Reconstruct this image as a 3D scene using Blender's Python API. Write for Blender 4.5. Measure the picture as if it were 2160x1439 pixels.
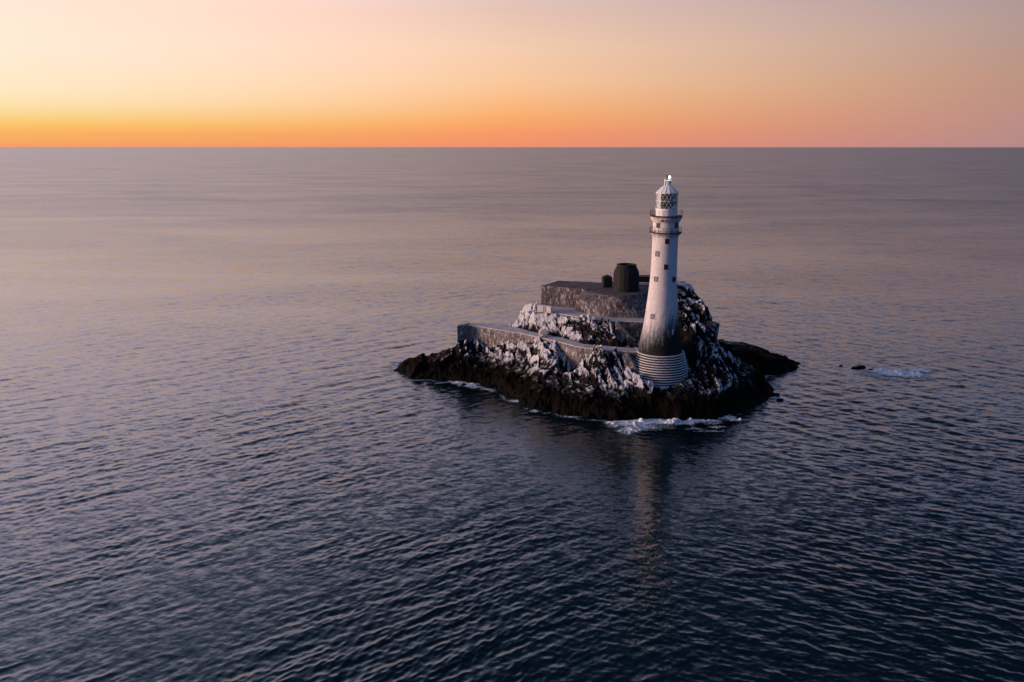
import bpy, bmesh, math, random
import numpy as np
from mathutils import Vector
R = math.radians
random.seed(7); rng = np.random.default_rng(11)
for o in list(bpy.data.objects): bpy.data.objects.remove(o)
sc = bpy.context.scene; COL = sc.collection

# ------------------------------------------------------------------ camera
H = 62.5; F = 1680.0; PITCH = math.atan(410.5/1680)
cam = bpy.data.cameras.new('camera'); camo = bpy.data.objects.new('camera', cam); COL.objects.link(camo)
camo.location = (0, 0, H); camo.rotation_euler = (R(90)-PITCH, 0, 0)
cam.sensor_width = 36; cam.lens = 36*F/2160; cam.clip_start = 1; cam.clip_end = 90000
sc.camera = camo
sc.render.resolution_x = 1024; sc.render.resolution_y = 682

# ------------------------------------------------------------------ exposure
sc.view_settings.view_transform = 'Standard'; sc.view_settings.look = 'None'
sc.view_settings.exposure = 0; sc.view_settings.gamma = 1; sc.view_settings.use_curve_mapping = False

def lin(r, g, b):
    f = lambda c: (c/12.92 if c <= .04045 else ((c+.055)/1.055)**2.4)
    return (f(r/255), f(g/255), f(b/255), 1)

# ------------------------------------------------------------------ node helper
class NT:
    def __init__(s, nt): s.nt = nt; s.N = nt.nodes; s.L = nt.links
    def n(s, t, **kw):
        x = s.N.new(t)
        for k, v in kw.items(): setattr(x, k, v)
        return x
    def set(s, sock, v):
        if isinstance(v, bpy.types.NodeSocket): s.L.new(v, sock)
        elif v is not None:
            if sock.type == 'RGBA' and len(v) == 3: v = (*v, 1)
            sock.default_value = v
    def m(s, op, a, b=None, c=None, clamp=False):
        x = s.n('ShaderNodeMath', operation=op, use_clamp=clamp)
        s.set(x.inputs[0], a)
        if b is not None: s.set(x.inputs[1], b)
        if c is not None: s.set(x.inputs[2], c)
        return x.outputs[0]
    def mr(s, v, a, b, c=0., d=1., smooth=False):
        x = s.n('ShaderNodeMapRange', clamp=True)
        if smooth: x.interpolation_type = 'SMOOTHSTEP'
        for i, q in enumerate((v, a, b, c, d)): s.set(x.inputs[i], q)
        return x.outputs[0]
    def mix(s, f, a, b):
        x = s.n('ShaderNodeMix', data_type='RGBA')
        s.set(x.inputs[0], f); s.set(x.inputs[6], a); s.set(x.inputs[7], b)
        return x.outputs[2]
    def noise(s, vec, scale, detail=4, rough=.55, dist=0.):
        x = s.n('ShaderNodeTexNoise'); s.set(x.inputs['Vector'], vec)
        x.inputs['Scale'].default_value = scale; x.inputs['Detail'].default_value = detail
        x.inputs['Roughness'].default_value = rough; x.inputs['Distortion'].default_value = dist
        return x.outputs['Fac']
    def mapping(s, vec, scale=(1,1,1), rot=(0,0,0), loc=(0,0,0)):
        x = s.n('ShaderNodeMapping'); s.set(x.inputs[0], vec)
        x.inputs['Scale'].default_value = scale; x.inputs['Rotation'].default_value = rot; x.inputs['Location'].default_value = loc
        return x.outputs[0]
    def ramp(s, f, pts):
        x = s.n('ShaderNodeValToRGB'); cr = x.color_ramp; s.set(x.inputs[0], f)
        while len(cr.elements) < len(pts): cr.elements.new(.5)
        for e, (p, c) in zip(cr.elements, pts): e.position = p; e.color = c
        return x.outputs[0]

# ------------------------------------------------------------------ world: dusk sky, glow to the left of the frame
GLOW = -62.0
w = bpy.data.worlds.new('World'); sc.world = w; w.use_nodes = True
T = NT(w.node_tree); T.N.clear()
tc = T.n('ShaderNodeTexCoord'); sp = T.n('ShaderNodeSeparateXYZ'); T.L.new(tc.outputs['Generated'], sp.inputs[0])
el = T.m('ARCSINE', T.m('MAXIMUM', T.m('MINIMUM', sp.outputs[2], 1.), 0.))
tt = T.m('SQRT', T.m('MULTIPLY', el, 2/math.pi))
def sky_ramp(lo, hi):
    # lo: display colours of the low sky, hi: scene-linear radiance above it; quartered here, restored by the Background
    pts = [(math.sqrt(e/90.), tuple(.25*v*k for v, k in zip(lin(*c), m))+(1,)) for e, c, m in lo]
    return T.ramp(tt, pts+[(math.sqrt(e/90.), tuple(.25*v for v in c)+(1,)) for e, c in hi])
U = (1, 1, 1); ZEN = (90, (.014, .026, .055))
rL = sky_ramp([(0,(250,156,106),U),(.8,(255,184,98),U),(1.45,(255,210,118),U),(2.25,(255,231,172),U),(3.2,(255,240,202),(1.1,1,1)),(5.8,(255,243,222),(1.25,1,1)),(8.5,(255,238,222),(1.3,1.02,1))],
              [(12,(1.42,1.10,1.14)),(16,(1.50,1.18,1.40)),(23,(1.32,1.10,1.42)),(33,(.50,.54,.80)),(48,(.10,.15,.26)),(66,(.09,.11,.2)),ZEN])
rC = sky_ramp([(0,(238,146,116),U),(.9,(252,155,106),U),(1.9,(255,174,110),U),(3.0,(255,190,134),U),(4.2,(254,202,158),U),(6.5,(249,208,178),U),(9,(232,198,184),U)],
              [(12,(.82,.64,.70)),(16,(.80,.66,.88)),(23,(.36,.36,.56)),(33,(.05,.085,.16)),(48,(.014,.03,.065)),(66,(.03,.045,.09)),ZEN])
rR = sky_ramp([(0,(182,140,142),U),(1.9,(190,144,137),U),(4.0,(190,148,131),U),(6.5,(182,152,145),U),(9,(172,152,156),U)],
              [(12,(.41,.37,.50)),(16,(.37,.39,.62)),(23,(.075,.105,.22)),(33,(.010,.022,.05)),(48,(.018,.032,.065)),ZEN])
rA = sky_ramp([(0,(84,112,164),U),(4,(90,120,176),U)],
              [(10,(.10,.21,.50)),(20,(.09,.20,.50)),(33,(.06,.14,.34)),(48,(.04,.08,.18)),ZEN])
gx, gy = math.sin(R(GLOW)), math.cos(R(GLOW))
hl = T.m('SQRT', T.m('ADD', T.m('MULTIPLY', sp.outputs[0], sp.outputs[0]), T.m('ADD', T.m('MULTIPLY', sp.outputs[1], sp.outputs[1]), 1e-6)))
cz = T.m('DIVIDE', T.m('ADD', T.m('MULTIPLY', sp.outputs[0], gx), T.m('MULTIPLY', sp.outputs[1], gy)), hl)
ca = T.m('DIVIDE', T.m('ADD', T.m('MULTIPLY', sp.outputs[0], math.sin(R(140))), T.m('MULTIPLY', sp.outputs[1], math.cos(R(140)))), hl)
skyc = T.mix(T.mr(ca, -.3, .5, smooth=True), T.mix(T.mr(cz, .47, .90), T.mix(T.mr(cz, -.08, .47), rR, rC), rL), rA)
nish = T.n('ShaderNodeTexSky', sky_type='NISHITA'); nish.sun_disc = False
nish.sun_elevation = R(1.0); nish.sun_rotation = R(GLOW); nish.altitude = 60
bg = T.n('ShaderNodeBackground'); T.set(bg.inputs[0], skyc); bg.inputs[1].default_value = 4.0
bg2 = T.n('ShaderNodeBackground'); T.L.new(nish.outputs[0], bg2.inputs[0]); bg2.inputs[1].default_value = .05
ms = T.n('ShaderNodeMixShader'); ms.inputs[0].default_value = .04
T.L.new(bg.outputs[0], ms.inputs[1]); T.L.new(bg2.outputs[0], ms.inputs[2])
wo = T.n('ShaderNodeOutputWorld'); T.L.new(ms.outputs[0], wo.inputs[0])

# ------------------------------------------------------------------ sun: last glow, very soft
sl = bpy.data.lights.new('sun', 'SUN'); sl.energy = 4.4; sl.angle = R(16); sl.color = (1, .66, .52)
slo = bpy.data.objects.new('sun', sl); COL.objects.link(slo)
az, ev = R(-94), R(5)
slo.rotation_euler = (-Vector((math.sin(az)*math.cos(ev), math.cos(az)*math.cos(ev), math.sin(ev)))).to_track_quat('-Z', 'Y').to_euler()

# ------------------------------------------------------------------ survey helpers: a pixel and a height give a ground point
def G(px, py, z):
    a = PITCH + math.atan((py-719.5)/F); D = (H-z)/math.tan(a)
    return ((px-1080)/F*(D*math.cos(PITCH)+(H-z)*math.sin(PITCH)), D)
def GD(px, py, D):
    a = PITCH + math.atan((py-719.5)/F); z = H-D*math.tan(a)
    return ((px-1080)/F*(D*math.cos(PITCH)+(H-z)*math.sin(PITCH)), D, z)

# ------------------------------------------------------------------ numpy noise
def _h(ix, iy, k):
    n = (ix.astype(np.int64)*374761393 + iy.astype(np.int64)*668265263 + k*1442695041) & 0xffffffff
    n = ((n ^ (n >> 13))*1274126177) & 0xffffffff
    return ((n ^ (n >> 16)) & 0xffffff)/float(0x1000000)
def vnoise(x, y, k=0):
    ix, iy = np.floor(x), np.floor(y); fx, fy = x-ix, y-iy
    fx = fx*fx*(3-2*fx); fy = fy*fy*(3-2*fy)
    a, b, c, d = _h(ix,iy,k), _h(ix+1,iy,k), _h(ix,iy+1,k), _h(ix+1,iy+1,k)
    return (a*(1-fx)+b*fx)*(1-fy)+(c*(1-fx)+d*fx)*fy
def fbm(x, y, o=4, k=0, g=.5):
    s = 0; a = 1; t = 0
    for i in range(o):
        s = s+a*(vnoise(x, y, k+i)*2-1); t += a; a *= g; x = x*2.03+13.7; y = y*2.03+7.1
    return s/t
def voro(x, y, k=0):
    """nearest jittered cell: id randoms, offset inside, F1, F2"""
    ix, iy = np.floor(x), np.floor(y)
    f1 = np.full(x.shape, 9.); f2 = f1.copy(); r1 = np.zeros(x.shape); r2 = r1.copy(); r3 = r1.copy(); dx1 = r1.copy(); dy1 = r1.copy()
    for i in (-1, 0, 1):
        for j in (-1, 0, 1):
            cx, cy = ix+i, iy+j
            ax = cx+.1+.8*_h(cx, cy, k); ay = cy+.1+.8*_h(cx, cy, k+1)
            dx, dy = x-ax, y-ay; d = dx*dx+dy*dy
            n = d < f1
            f2 = np.where(n, f1, np.minimum(f2, d)); f1 = np.where(n, d, f1)
            r1 = np.where(n, _h(cx,cy,k+2), r1); r2 = np.where(n, _h(cx,cy,k+3), r2); r3 = np.where(n, _h(cx,cy,k+4), r3)
            dx1 = np.where(n, dx, dx1); dy1 = np.where(n, dy, dy1)
    return r1, r2, r3, dx1, dy1, np.sqrt(f1), np.sqrt(f2)
def sdist(X, Y, poly):
    """signed distance to polygon, positive inside"""
    P = np.array(poly); n = len(P); d = np.full(X.shape, 1e9); ins = np.zeros(X.shape, bool)
    for i in range(n):
        a, b = P[i], P[(i+1) % n]; e = b-a
        t = np.clip(((X-a[0])*e[0]+(Y-a[1])*e[1])/(e@e+1e-12), 0, 1)
        d = np.minimum(d, (X-a[0]-t*e[0])**2+(Y-a[1]-t*e[1])**2)
        c = ((a[1] > Y) != (b[1] > Y)) & (X < e[0]*(Y-a[1])/(e[1] if abs(e[1]) > 1e-12 else 1e-12)+a[0])
        ins ^= c
    d = np.sqrt(d); return np.where(ins, d, -d)
def ss(v, a, b):
    t = np.clip((v-a)/(b-a), 0, 1); return t*t*(3-2*t)

# ------------------------------------------------------------------ object helpers
def tag(o, label=None, cat=None, group=None, kind=None):
    if label: o['label'] = label
    if cat: o['category'] = cat
    if group: o['group'] = group
    if kind: o['kind'] = kind
    return o
def link(name, me, mats, parent=None, smooth=False):
    o = bpy.data.objects.new(name, me); COL.objects.link(o)
    for m in (mats if isinstance(mats, (list, tuple)) else [mats]):
        if m and not (me.materials and m.name in me.materials): me.materials.append(m)
    if parent: o.parent = parent
    if smooth: me.polygons.foreach_set('use_smooth', [True]*len(me.polygons))
    return o
def empty(name, loc):
    o = bpy.data.objects.new(name, None); COL.objects.link(o); o.location = loc; o.empty_display_size = 1; return o
def gridmesh(name, P, keep=None, smooth=True, attrs=None):
    """P: (rows, cols, 3) array -> quad mesh"""
    n, m = P.shape[:2]; idx = np.arange(n*m).reshape(n, m)
    q = np.stack([idx[:-1,:-1], idx[:-1,1:], idx[1:,1:], idx[1:,:-1]], -1).reshape(-1, 4)
    if keep is not None: q = q[keep.reshape(-1)]
    used = np.zeros(n*m, bool); used[q] = True; re = np.cumsum(used)-1; q = re[q]; V = P.reshape(-1, 3)[used]
    me = bpy.data.meshes.new(name); me.vertices.add(len(V)); me.vertices.foreach_set('co', V.astype(np.float32).ravel())
    me.loops.add(q.size); me.loops.foreach_set('vertex_index', q.ravel().astype(np.int32))
    me.polygons.add(len(q)); me.polygons.foreach_set('loop_start', np.arange(0, q.size, 4, dtype=np.int32))
    me.polygons.foreach_set('loop_total', np.full(len(q), 4, np.int32))
    me.polygons.foreach_set('use_smooth', np.full(len(q), smooth))
    me.update(calc_edges=True)
    for k, v in (attrs or {}).items():
        a = me.attributes.new(k, 'FLOAT', 'POINT'); a.data.foreach_set('value', v.reshape(-1)[used].astype(np.float32))
    return me
def pymesh(name, vs, fs):
    me = bpy.data.meshes.new(name); me.from_pydata([tuple(v) for v in vs], [], fs); me.update(); return me
def lathe(name, prof, seg=64, cx=0, cy=0, cap_top=True, cap_bot=False, a0=0):
    vs, fs = [], []
    for r, z in prof:
        for i in range(seg):
            a = a0+2*math.pi*i/seg; vs.append((cx+r*math.cos(a), cy+r*math.sin(a), z))
    for j in range(len(prof)-1):
        for i in range(seg):
            k = (i+1) % seg; fs.append((j*seg+i, j*seg+k, (j+1)*seg+k, (j+1)*seg+i))
    if cap_top: fs.append(tuple((len(prof)-1)*seg+i for i in range(seg)))
    if cap_bot: fs.append(tuple(reversed(range(seg))))
    return pymesh(name, vs, fs)
def box(name, sx, sy, sz, bev=.02, c=(0,0,0)):
    bm = bmesh.new(); bmesh.ops.create_cube(bm, size=1)
    for v in bm.verts: v.co = Vector((v.co.x*sx+c[0], v.co.y*sy+c[1], v.co.z*sz+c[2]))
    if bev: bmesh.ops.bevel(bm, geom=bm.edges[:], offset=bev, segments=1, affect='EDGES')
    me = bpy.data.meshes.new(name); bm.to_mesh(me); bm.free(); return me
def tube(name, pts, r, seg=5):
    vs, fs = [], []
    pts = [Vector(p) for p in pts]
    for i, p in enumerate(pts):
        d = (pts[min(i+1, len(pts)-1)]-pts[max(i-1, 0)]).normalized()
        u = d.cross(Vector((0,0,1)) if abs(d.z) < .9 else Vector((1,0,0))).normalized(); v = d.cross(u)
        for k in range(seg):
            a = 2*math.pi*k/seg; vs.append(p+u*r*math.cos(a)+v*r*math.sin(a))
    for i in range(len(pts)-1):
        for k in range(seg):
            l = (k+1) % seg; fs.append((i*seg+k, i*seg+l, (i+1)*seg+l, (i+1)*seg+k))
    fs += [tuple(reversed(range(seg))), tuple((len(pts)-1)*seg+k for k in range(seg))]
    return pymesh(name, vs, fs)
def densify(poly, step):
    out = []; n = len(poly)
    for i in range(n):
        a, b = Vector(poly[i]), Vector(poly[(i+1) % n]); k = max(1, int((b-a).length/step))
        for j in range(k): out.append(a.lerp(b, j/k))
    return out
def loft(name, rings, rough=.06, seed=0, lip=.12):
    """closed masonry mass: rings = [(polygon, z)...] bottom to top, all with as many points"""
    vs, fs = [], []; n = len(rings[0][0])
    lv = []
    for i in range(len(rings)-1):
        (p, z), (q, y) = rings[i], rings[i+1]; k = max(1, int(abs(y-z)/.7))
        for j in range(k):
            t = j/k; lv.append(([a.lerp(b, t) for a, b in zip(p, q)], z+(y-z)*t))
    p, z = rings[-1]; c = sum(p, Vector((0,0)))/n
    lv.append((p, z-lip)); lv.append(([a+(c-a).normalized()*lip for a in p], z))
    for k, (p, z) in enumerate(lv):
        for i, a in enumerate(p):
            d = (a-c).normalized(); x = np.array([a.x*.9+a.y*.7+seed]); s = float(fbm(x, np.array([z*1.1+seed*3.]), 3)[0])*rough
            vs.append((a.x+d.x*s, a.y+d.y*s, z+(0 if k < len(lv)-2 else float(fbm(np.array([a.x*.8]), np.array([a.y*.8]), 2)[0])*rough*.6)))
    for j in range(len(lv)-1):
        for i in range(n):
            k = (i+1) % n; fs.append((j*n+i, j*n+k, (j+1)*n+k, (j+1)*n+i))
    fs.append(tuple((len(lv)-1)*n+i for i in range(n)))
    me = pymesh(name, vs, fs)
    bm = bmesh.new(); bm.from_mesh(me); bmesh.ops.recalc_face_normals(bm, faces=bm.faces)
    bmesh.ops.triangulate(bm, faces=[f for f in bm.faces if len(f.verts) > 4]); bm.to_mesh(me); bm.free()
    return me
def prism(name, poly, z0, z1, step=1.2, **kw):
    p = densify(poly, step); return loft(name, [(p, z0), (p, z1)], **kw)

# ------------------------------------------------------------------ materials
def newmat(name):
    m = bpy.data.materials.new(name); m.use_nodes = True; t = NT(m.node_tree)
    return m, t, t.N['Principled BSDF']
def plain(name, col, rough=.6, metal=0., var=.25, scale=2.):
    m, t, b = newmat(name); g = t.n('ShaderNodeNewGeometry').outputs['Position']
    n = t.noise(g, scale, 5, .65)
    t.set(b.inputs['Base Color'], t.mix(t.mr(n, .3, .7), tuple(c*(1-var) for c in col), tuple(min(1, c*(1+var)) for c in col)))
    t.set(b.inputs['Roughness'], t.mr(n, .2, .8, rough-.1, rough+.1)); b.inputs['Metallic'].default_value = metal; b.inputs['Specular IOR Level'].default_value = .5 if rough < .5 else .2
    return m

def mat_rock():
    m, t, b = newmat('rock'); ge = t.n('ShaderNodeNewGeometry'); P = ge.outputs['Position']
    z = t.n('ShaderNodeSeparateXYZ'); t.L.new(P, z.inputs[0]); z = z.outputs[2]
    nz = t.n('ShaderNodeSeparateXYZ'); t.L.new(ge.outputs['Normal'], nz.inputs[0]); nz = nz.outputs[2]
    at = t.n('ShaderNodeAttribute', attribute_name='ridge').outputs['Fac']
    gu = t.n('ShaderNodeAttribute', attribute_name='guano').outputs['Fac']
    n1 = t.noise(P, .5, 5, .6); n2 = t.noise(P, 2.6, 6, .7); n3 = t.noise(P, 9., 4, .7)
    streak = t.noise(t.mapping(P, (1.9, 1.9, .45), (0, .35, 0)), 1., 5, .65, .6)
    rock = t.ramp(n2, [(.25, (.004,.0045,.006,1)), (.5, (.013,.013,.016,1)), (.75, (.036,.033,.033,1))])
    rock = t.mix(t.mr(n1, .52, .66), rock, (.052,.034,.026))
    # bird lime on ledges and ridges above the tide
    s = t.m('ADD', t.m('MULTIPLY', t.m('SUBTRACT', nz, .32), .85), t.m('MULTIPLY', at, .50))
    s = t.m('ADD', s, t.m('MULTIPLY', t.m('SUBTRACT', streak, .5), 1.25))
    s = t.m('ADD', s, t.m('MULTIPLY', t.m('SUBTRACT', n3, .5), .95))
    s = t.m('ADD', s, t.m('MULTIPLY', t.m('SUBTRACT', gu, .5), .8))
    gm = t.mr(s, .43, .51)
    tide = t.mr(t.m('ADD', z, t.m('MULTIPLY', t.m('SUBTRACT', n1, .5), 9.)), 4.1, 6.9)
    gm = t.m('MULTIPLY', gm, tide)
    lime = t.mix(t.mr(n2, .35, .65), (.36,.36,.38), (.80,.80,.83))
    c = t.mix(gm, rock, lime)
    weed = t.mix(t.mr(n2, .45, .70), (.003,.0025,.0025), (.013,.009,.005))
    weed = t.mix(t.m('MULTIPLY', t.mr(n3, .5, .72), t.mr(n1, .42, .6)), weed, (.036,.026,.009))
    c = t.mix(t.mr(t.m('ADD', z, t.m('MULTIPLY', t.m('SUBTRACT', n1, .5), 6.)), 6.4, 3.9), c, weed)
    c = t.mix(t.mr(t.m('ADD', z, t.m('MULTIPLY', n2, .6)), 1.4, .5), c, (.004,.004,.005))
    t.set(b.inputs['Base Color'], c)
    t.set(b.inputs['Roughness'], t.mr(z, .3, 3., .45, .9))
    b.inputs['Specular IOR Level'].default_value = .03
    bp = t.n('ShaderNodeBump'); bp.inputs['Strength'].default_value = .9; bp.inputs['Distance'].default_value = .35
    t.set(bp.inputs['Height'], t.m('ADD', t.m('MULTIPLY', n2, .8), t.m('MULTIPLY', n3, .35))); t.L.new(bp.outputs[0], b.inputs['Normal'])
    return m

def mat_concrete(name, a, bcol, lime=.3, top=.3, rust=0.):
    m, t, b = newmat(name); ge = t.n('ShaderNodeNewGeometry'); P = ge.outputs['Position']
    nz = t.n('ShaderNodeSeparateXYZ'); t.L.new(ge.outputs['Normal'], nz.inputs[0]); nz = nz.outputs[2]
    n1 = t.noise(P, .55, 5, .65); n2 = t.noise(P, 2.2, 6, .72); n3 = t.noise(P, 8., 4, .7)
    st = t.noise(t.mapping(P, (1.4, 1.4, .55)), 1., 6, .75, .6)
    c = t.mix(t.mr(n2, .38, .62), a, bcol)
    c = t.mix(t.m('MULTIPLY', t.mr(st, .48, .7), .6), c, tuple(x*.3 for x in a))
    c = t.mix(t.m('MULTIPLY', t.mr(n1, .50, .62), .7), c, tuple(x*.3 for x in a))
    if rust: c = t.mix(t.m('MULTIPLY', t.mr(n1, .5, .62), rust), c, (.10,.030,.018))
    lm = t.mr(t.m('ADD', t.m('MULTIPLY', st, -1.), t.m('ADD', t.m('MULTIPLY', n3, .35), lime)), 0., .12)
    up = t.mr(t.m('ADD', t.m('MULTIPLY', n2, -1.), t.m('ADD', t.m('MULTIPLY', n3, .5), top)), .0, .16)
    isup = t.mr(nz, .5, .8)
    lm = t.m('ADD', t.m('MULTIPLY', lm, t.m('SUBTRACT', 1., isup)), t.m('MULTIPLY', up, isup), clamp=True)
    c = t.mix(lm, c, t.mix(n3, (.38,.36,.37), (.66,.63,.63)))
    t.set(b.inputs['Base Color'], c); b.inputs['Roughness'].default_value = .88; b.inputs['Specular IOR Level'].default_value = .2
    bp = t.n('ShaderNodeBump'); bp.inputs['Strength'].default_value = .6; bp.inputs['Distance'].default_value = .12
    t.set(bp.inputs['Height'], t.m('ADD', n2, t.m('MULTIPLY', n3, .5))); t.L.new(bp.outputs[0], b.inputs['Normal'])
    return m

def mat_granite():
    m, t, b = newmat('pale_granite'); ge = t.n('ShaderNodeNewGeometry'); P = ge.outputs['Position']
    xyz = t.n('ShaderNodeSeparateXYZ'); t.L.new(P, xyz.inputs[0]); z = xyz.outputs[2]; x = xyz.outputs[0]
    n1 = t.noise(P, .35, 4, .6); n2 = t.noise(P, 1.6, 6, .7); n3 = t.noise(P, 7., 4, .7)
    st = t.noise(t.mapping(P, (1.5, 1.5, .16)), 1., 5, .65, .3)
    c = t.mix(t.mr(n2, .3, .7), (.50,.47,.46), (.70,.665,.655))
    c = t.mix(t.m('MULTIPLY', t.mr(st, .52, .72), .45), c, (.27,.26,.27))
    # tide and spray stain: dark at the foot, reaching higher on the seaward right side
    lev = t.m('ADD', z, t.m('MULTIPLY', t.m('SUBTRACT', st, .5), -9.))
    lev = t.m('SUBTRACT', lev, t.m('MULTIPLY', t.m('SUBTRACT', x, 36.), .62))
    c = t.mix(t.mr(lev, 23.5, 19.5, 0., .62), c, (.10,.13,.16))
    c = t.mix(t.mr(t.m('ADD', lev, t.m('MULTIPLY', t.m('SUBTRACT', n2, .5), 4.)), 21.2, 16.6), c, t.mix(n3, (.006,.0065,.0075), (.026,.024,.021)))
    # dark brown streaks fading downward below the galleries
    for zz, wd in ((42.6, 1.5), (46.2, 1.3)):
        g = t.m('MULTIPLY', t.mr(z, zz+.5, zz-wd, 1., 0.), t.mr(z, zz+.6, zz+.5, 0., 1.))
        g = t.m('MULTIPLY', g, t.mr(t.m('ADD', st, t.m('MULTIPLY', n2, .5)), .62, .92))
        c = t.mix(g, c, (.06,.04,.035))
    t.set(b.inputs['Base Color'], c); b.inputs['Roughness'].default_value = .8; b.inputs['Specular IOR Level'].default_value = .15
    # fine relief of the dovetailed courses
    ph = t.m('FRACT', t.m('MULTIPLY', z, 1/.6)); j = t.m('MULTIPLY', t.mr(ph, .0, .08), t.mr(ph, 1., .92))
    bp = t.n('ShaderNodeBump'); bp.inputs['Strength'].default_value = .35; bp.inputs['Distance'].default_value = .05
    t.set(bp.inputs['Height'], t.m('ADD', t.m('MULTIPLY', j, .8), t.m('MULTIPLY', n3, .5))); t.L.new(bp.outputs[0], b.inputs['Normal'])
    return m

LEE = G(1330, 985, 0)
def mat_water():
    m, t, b = newmat('sea_water'); P = t.n('ShaderNodeNewGeometry').outputs['Position']
    b.inputs['Base Color'].default_value = (.0003, .0075, .0115, 1); b.inputs['IOR'].default_value = 1.68; b.inputs['Specular Tint'].default_value = (.72, .92, 1, 1)
    big = t.noise(t.mapping(P, (.35, 1, 1), (0,0,.1)), .012, 4, .6, .5)
    sm = t.noise(t.mapping(P, (.10, 1, 1)), .0035, 3, .6, .8)
    yy = t.n('ShaderNodeSeparateXYZ'); t.L.new(P, yy.inputs[0]); far = t.mr(yy.outputs[1], 130., 900.)
    t.set(b.inputs['Roughness'], t.m('ADD', t.mr(big, .35, .7, .05, .11), t.m('MULTIPLY', t.m('SQRT', far), .24)))
    xs = t.n('ShaderNodeSeparateXYZ'); t.L.new(P, xs.inputs[0])
    side = t.mr(xs.outputs[0], -20., 50., 0., 1.)
    def cn(rot, sc, seed):
        x = t.n('ShaderNodeTexNoise'); t.set(x.inputs['Vector'], t.mapping(P, (.40*sc, 1.15*sc, 1), (0,0,R(rot)), (seed, seed, 0)))
        x.inputs['Scale'].default_value = 1.; x.inputs['Detail'].default_value = 4; x.inputs['Roughness'].default_value = .62; return x.outputs['Color']
    mm = t.mix(side, cn(-32, 1.05, 0), cn(32, 1.05, 5)); fn = cn(5, 3.3, 11)
    def vm(op, a_, b_):
        x = t.n('ShaderNodeVectorMath', operation=op); t.set(x.inputs[0], a_)
        if op == 'SCALE': t.set(x.inputs[3], b_)
        elif b_ is not None: t.set(x.inputs[1], b_)
        return x.outputs[0]
    v = vm('ADD', vm('SCALE', vm('SUBTRACT', mm, (.5,.5,.5)), .52), vm('SCALE', vm('SUBTRACT', fn, (.5,.5,.5)), .30))
    v = vm('ADD', v, vm('SCALE', vm('SUBTRACT', cn(8, .24, 23), (.5,.5,.5)), t.mr(yy.outputs[1], 190., 420., 0., .42)))
    v = vm('ADD', v, vm('SCALE', vm('SUBTRACT', cn(-4, .07, 31), (.5,.5,.5)), t.mr(yy.outputs[1], 380., 1200., 0., .34)))
    v = vm('MULTIPLY', v, (.65, 1., 0.))
    v = vm('SCALE', v, t.m('MULTIPLY', t.mr(big, .38, .62, .75, 1.15), t.mr(sm, .36, .5, .7, 1.)))
    ld = t.n('ShaderNodeVectorMath', operation='LENGTH')   # calmer water in the lee of the rock
    t.set(ld.inputs[0], vm('MULTIPLY', vm('SUBTRACT', P, (LEE[0], LEE[1], 0)), (1/34., 1/42., 0)))
    v = vm('SCALE', v, t.mr(ld.outputs['Value'], .35, 1.25, .9, 1., True))
    N = t.n('ShaderNodeNewGeometry').outputs['Normal']
    t.set(b.inputs['Normal'], vm('NORMALIZE', vm('ADD', N, v), None))
    return m

def mat_foam():
    m, t, b = newmat('foam'); P = t.n('ShaderNodeNewGeometry').outputs['Position']
    at = t.n('ShaderNodeAttribute', attribute_name='foam').outputs['Fac']
    n = t.noise(t.mapping(P, (.8, 1.3, 1)), .75, 8, .72, 2.2); n2 = t.noise(P, 3.0, 6, .75, 1.2)
    s = t.m('ADD', t.m('ADD', at, .22), t.m('ADD', t.m('MULTIPLY', t.m('SUBTRACT', n, .5), 3.4), t.m('MULTIPLY', t.m('SUBTRACT', n2, .5), 1.6)))
    t.set(b.inputs['Base Color'], t.mix(t.mr(s, .3, .95), (.05,.17,.20), (.88,.90,.92)))
    b.inputs['Roughness'].default_value = .8
    t.set(b.inputs['Alpha'], t.mr(s, .15, .85))
    return m

M_rock = mat_rock(); M_granite = mat_granite(); M_water = mat_water(); M_foam = mat_foam()
M_conc = mat_concrete('weathered_concrete', (.105,.092,.090), (.235,.208,.203), .30, .46)
M_dark = mat_concrete('stained_concrete', (.05,.046,.050), (.15,.135,.14), .30, .18, .4)
M_path = mat_concrete('limed_concrete', (.24,.225,.225), (.40,.375,.37), .50, .80)
M_course = plain('dark_course_stone', (.026,.025,.027), .85, 0, .6, 2.)
M_lip = plain('limed_ledge', (.70,.69,.69), .8, 0, .35, 5.)
M_white = plain('white_paint', (.74,.74,.75), .45, 0, .10, 1.5)
M_iron = plain('black_cast_iron', (.016,.016,.018), .7, .1, .5, 3.)
M_rust = plain('rusty_red_paint', (.085,.026,.022), .7, 0, .5, 5.)
M_shut = plain('grey_shutter', (.20,.21,.20), .6, 0, .3, 6.)
M_pane = plain('dark_window_glass', (.008,.011,.014), .55, 0, .2, 3.)
M_frame = plain('window_surround', (.13,.125,.12), .7, 0, .3, 6.)
M_lens = plain('lens_glass', (.012,.035,.045), .15, 0, .4, 3.)
M_pale = plain('limed_boulder', (.55,.50,.48), .85, 0, .25, 1.5)
mg, tg, bgs = newmat('lantern_glass')
bgs.inputs['Base Color'].default_value = (.9,.95,.95,1); bgs.inputs['Roughness'].default_value = .02
tr = tg.n('ShaderNodeBsdfTransparent'); tr.inputs[0].default_value = (.80,.88,.88,1)
fr = tg.n('ShaderNodeFresnel'); fr.inputs[0].default_value = 1.5; gl = tg.n('ShaderNodeBsdfGlossy'); gl.inputs['Roughness'].default_value = .03
mx = tg.n('ShaderNodeMixShader'); tg.L.new(tg.m('ADD', fr.outputs[0], .06), mx.inputs[0]); tg.L.new(tr.outputs[0], mx.inputs[1]); tg.L.new(gl.outputs[0], mx.inputs[2])
tg.L.new(mx.outputs[0], tg.N['Material Output'].inputs[0])
M_glass = mg
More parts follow.
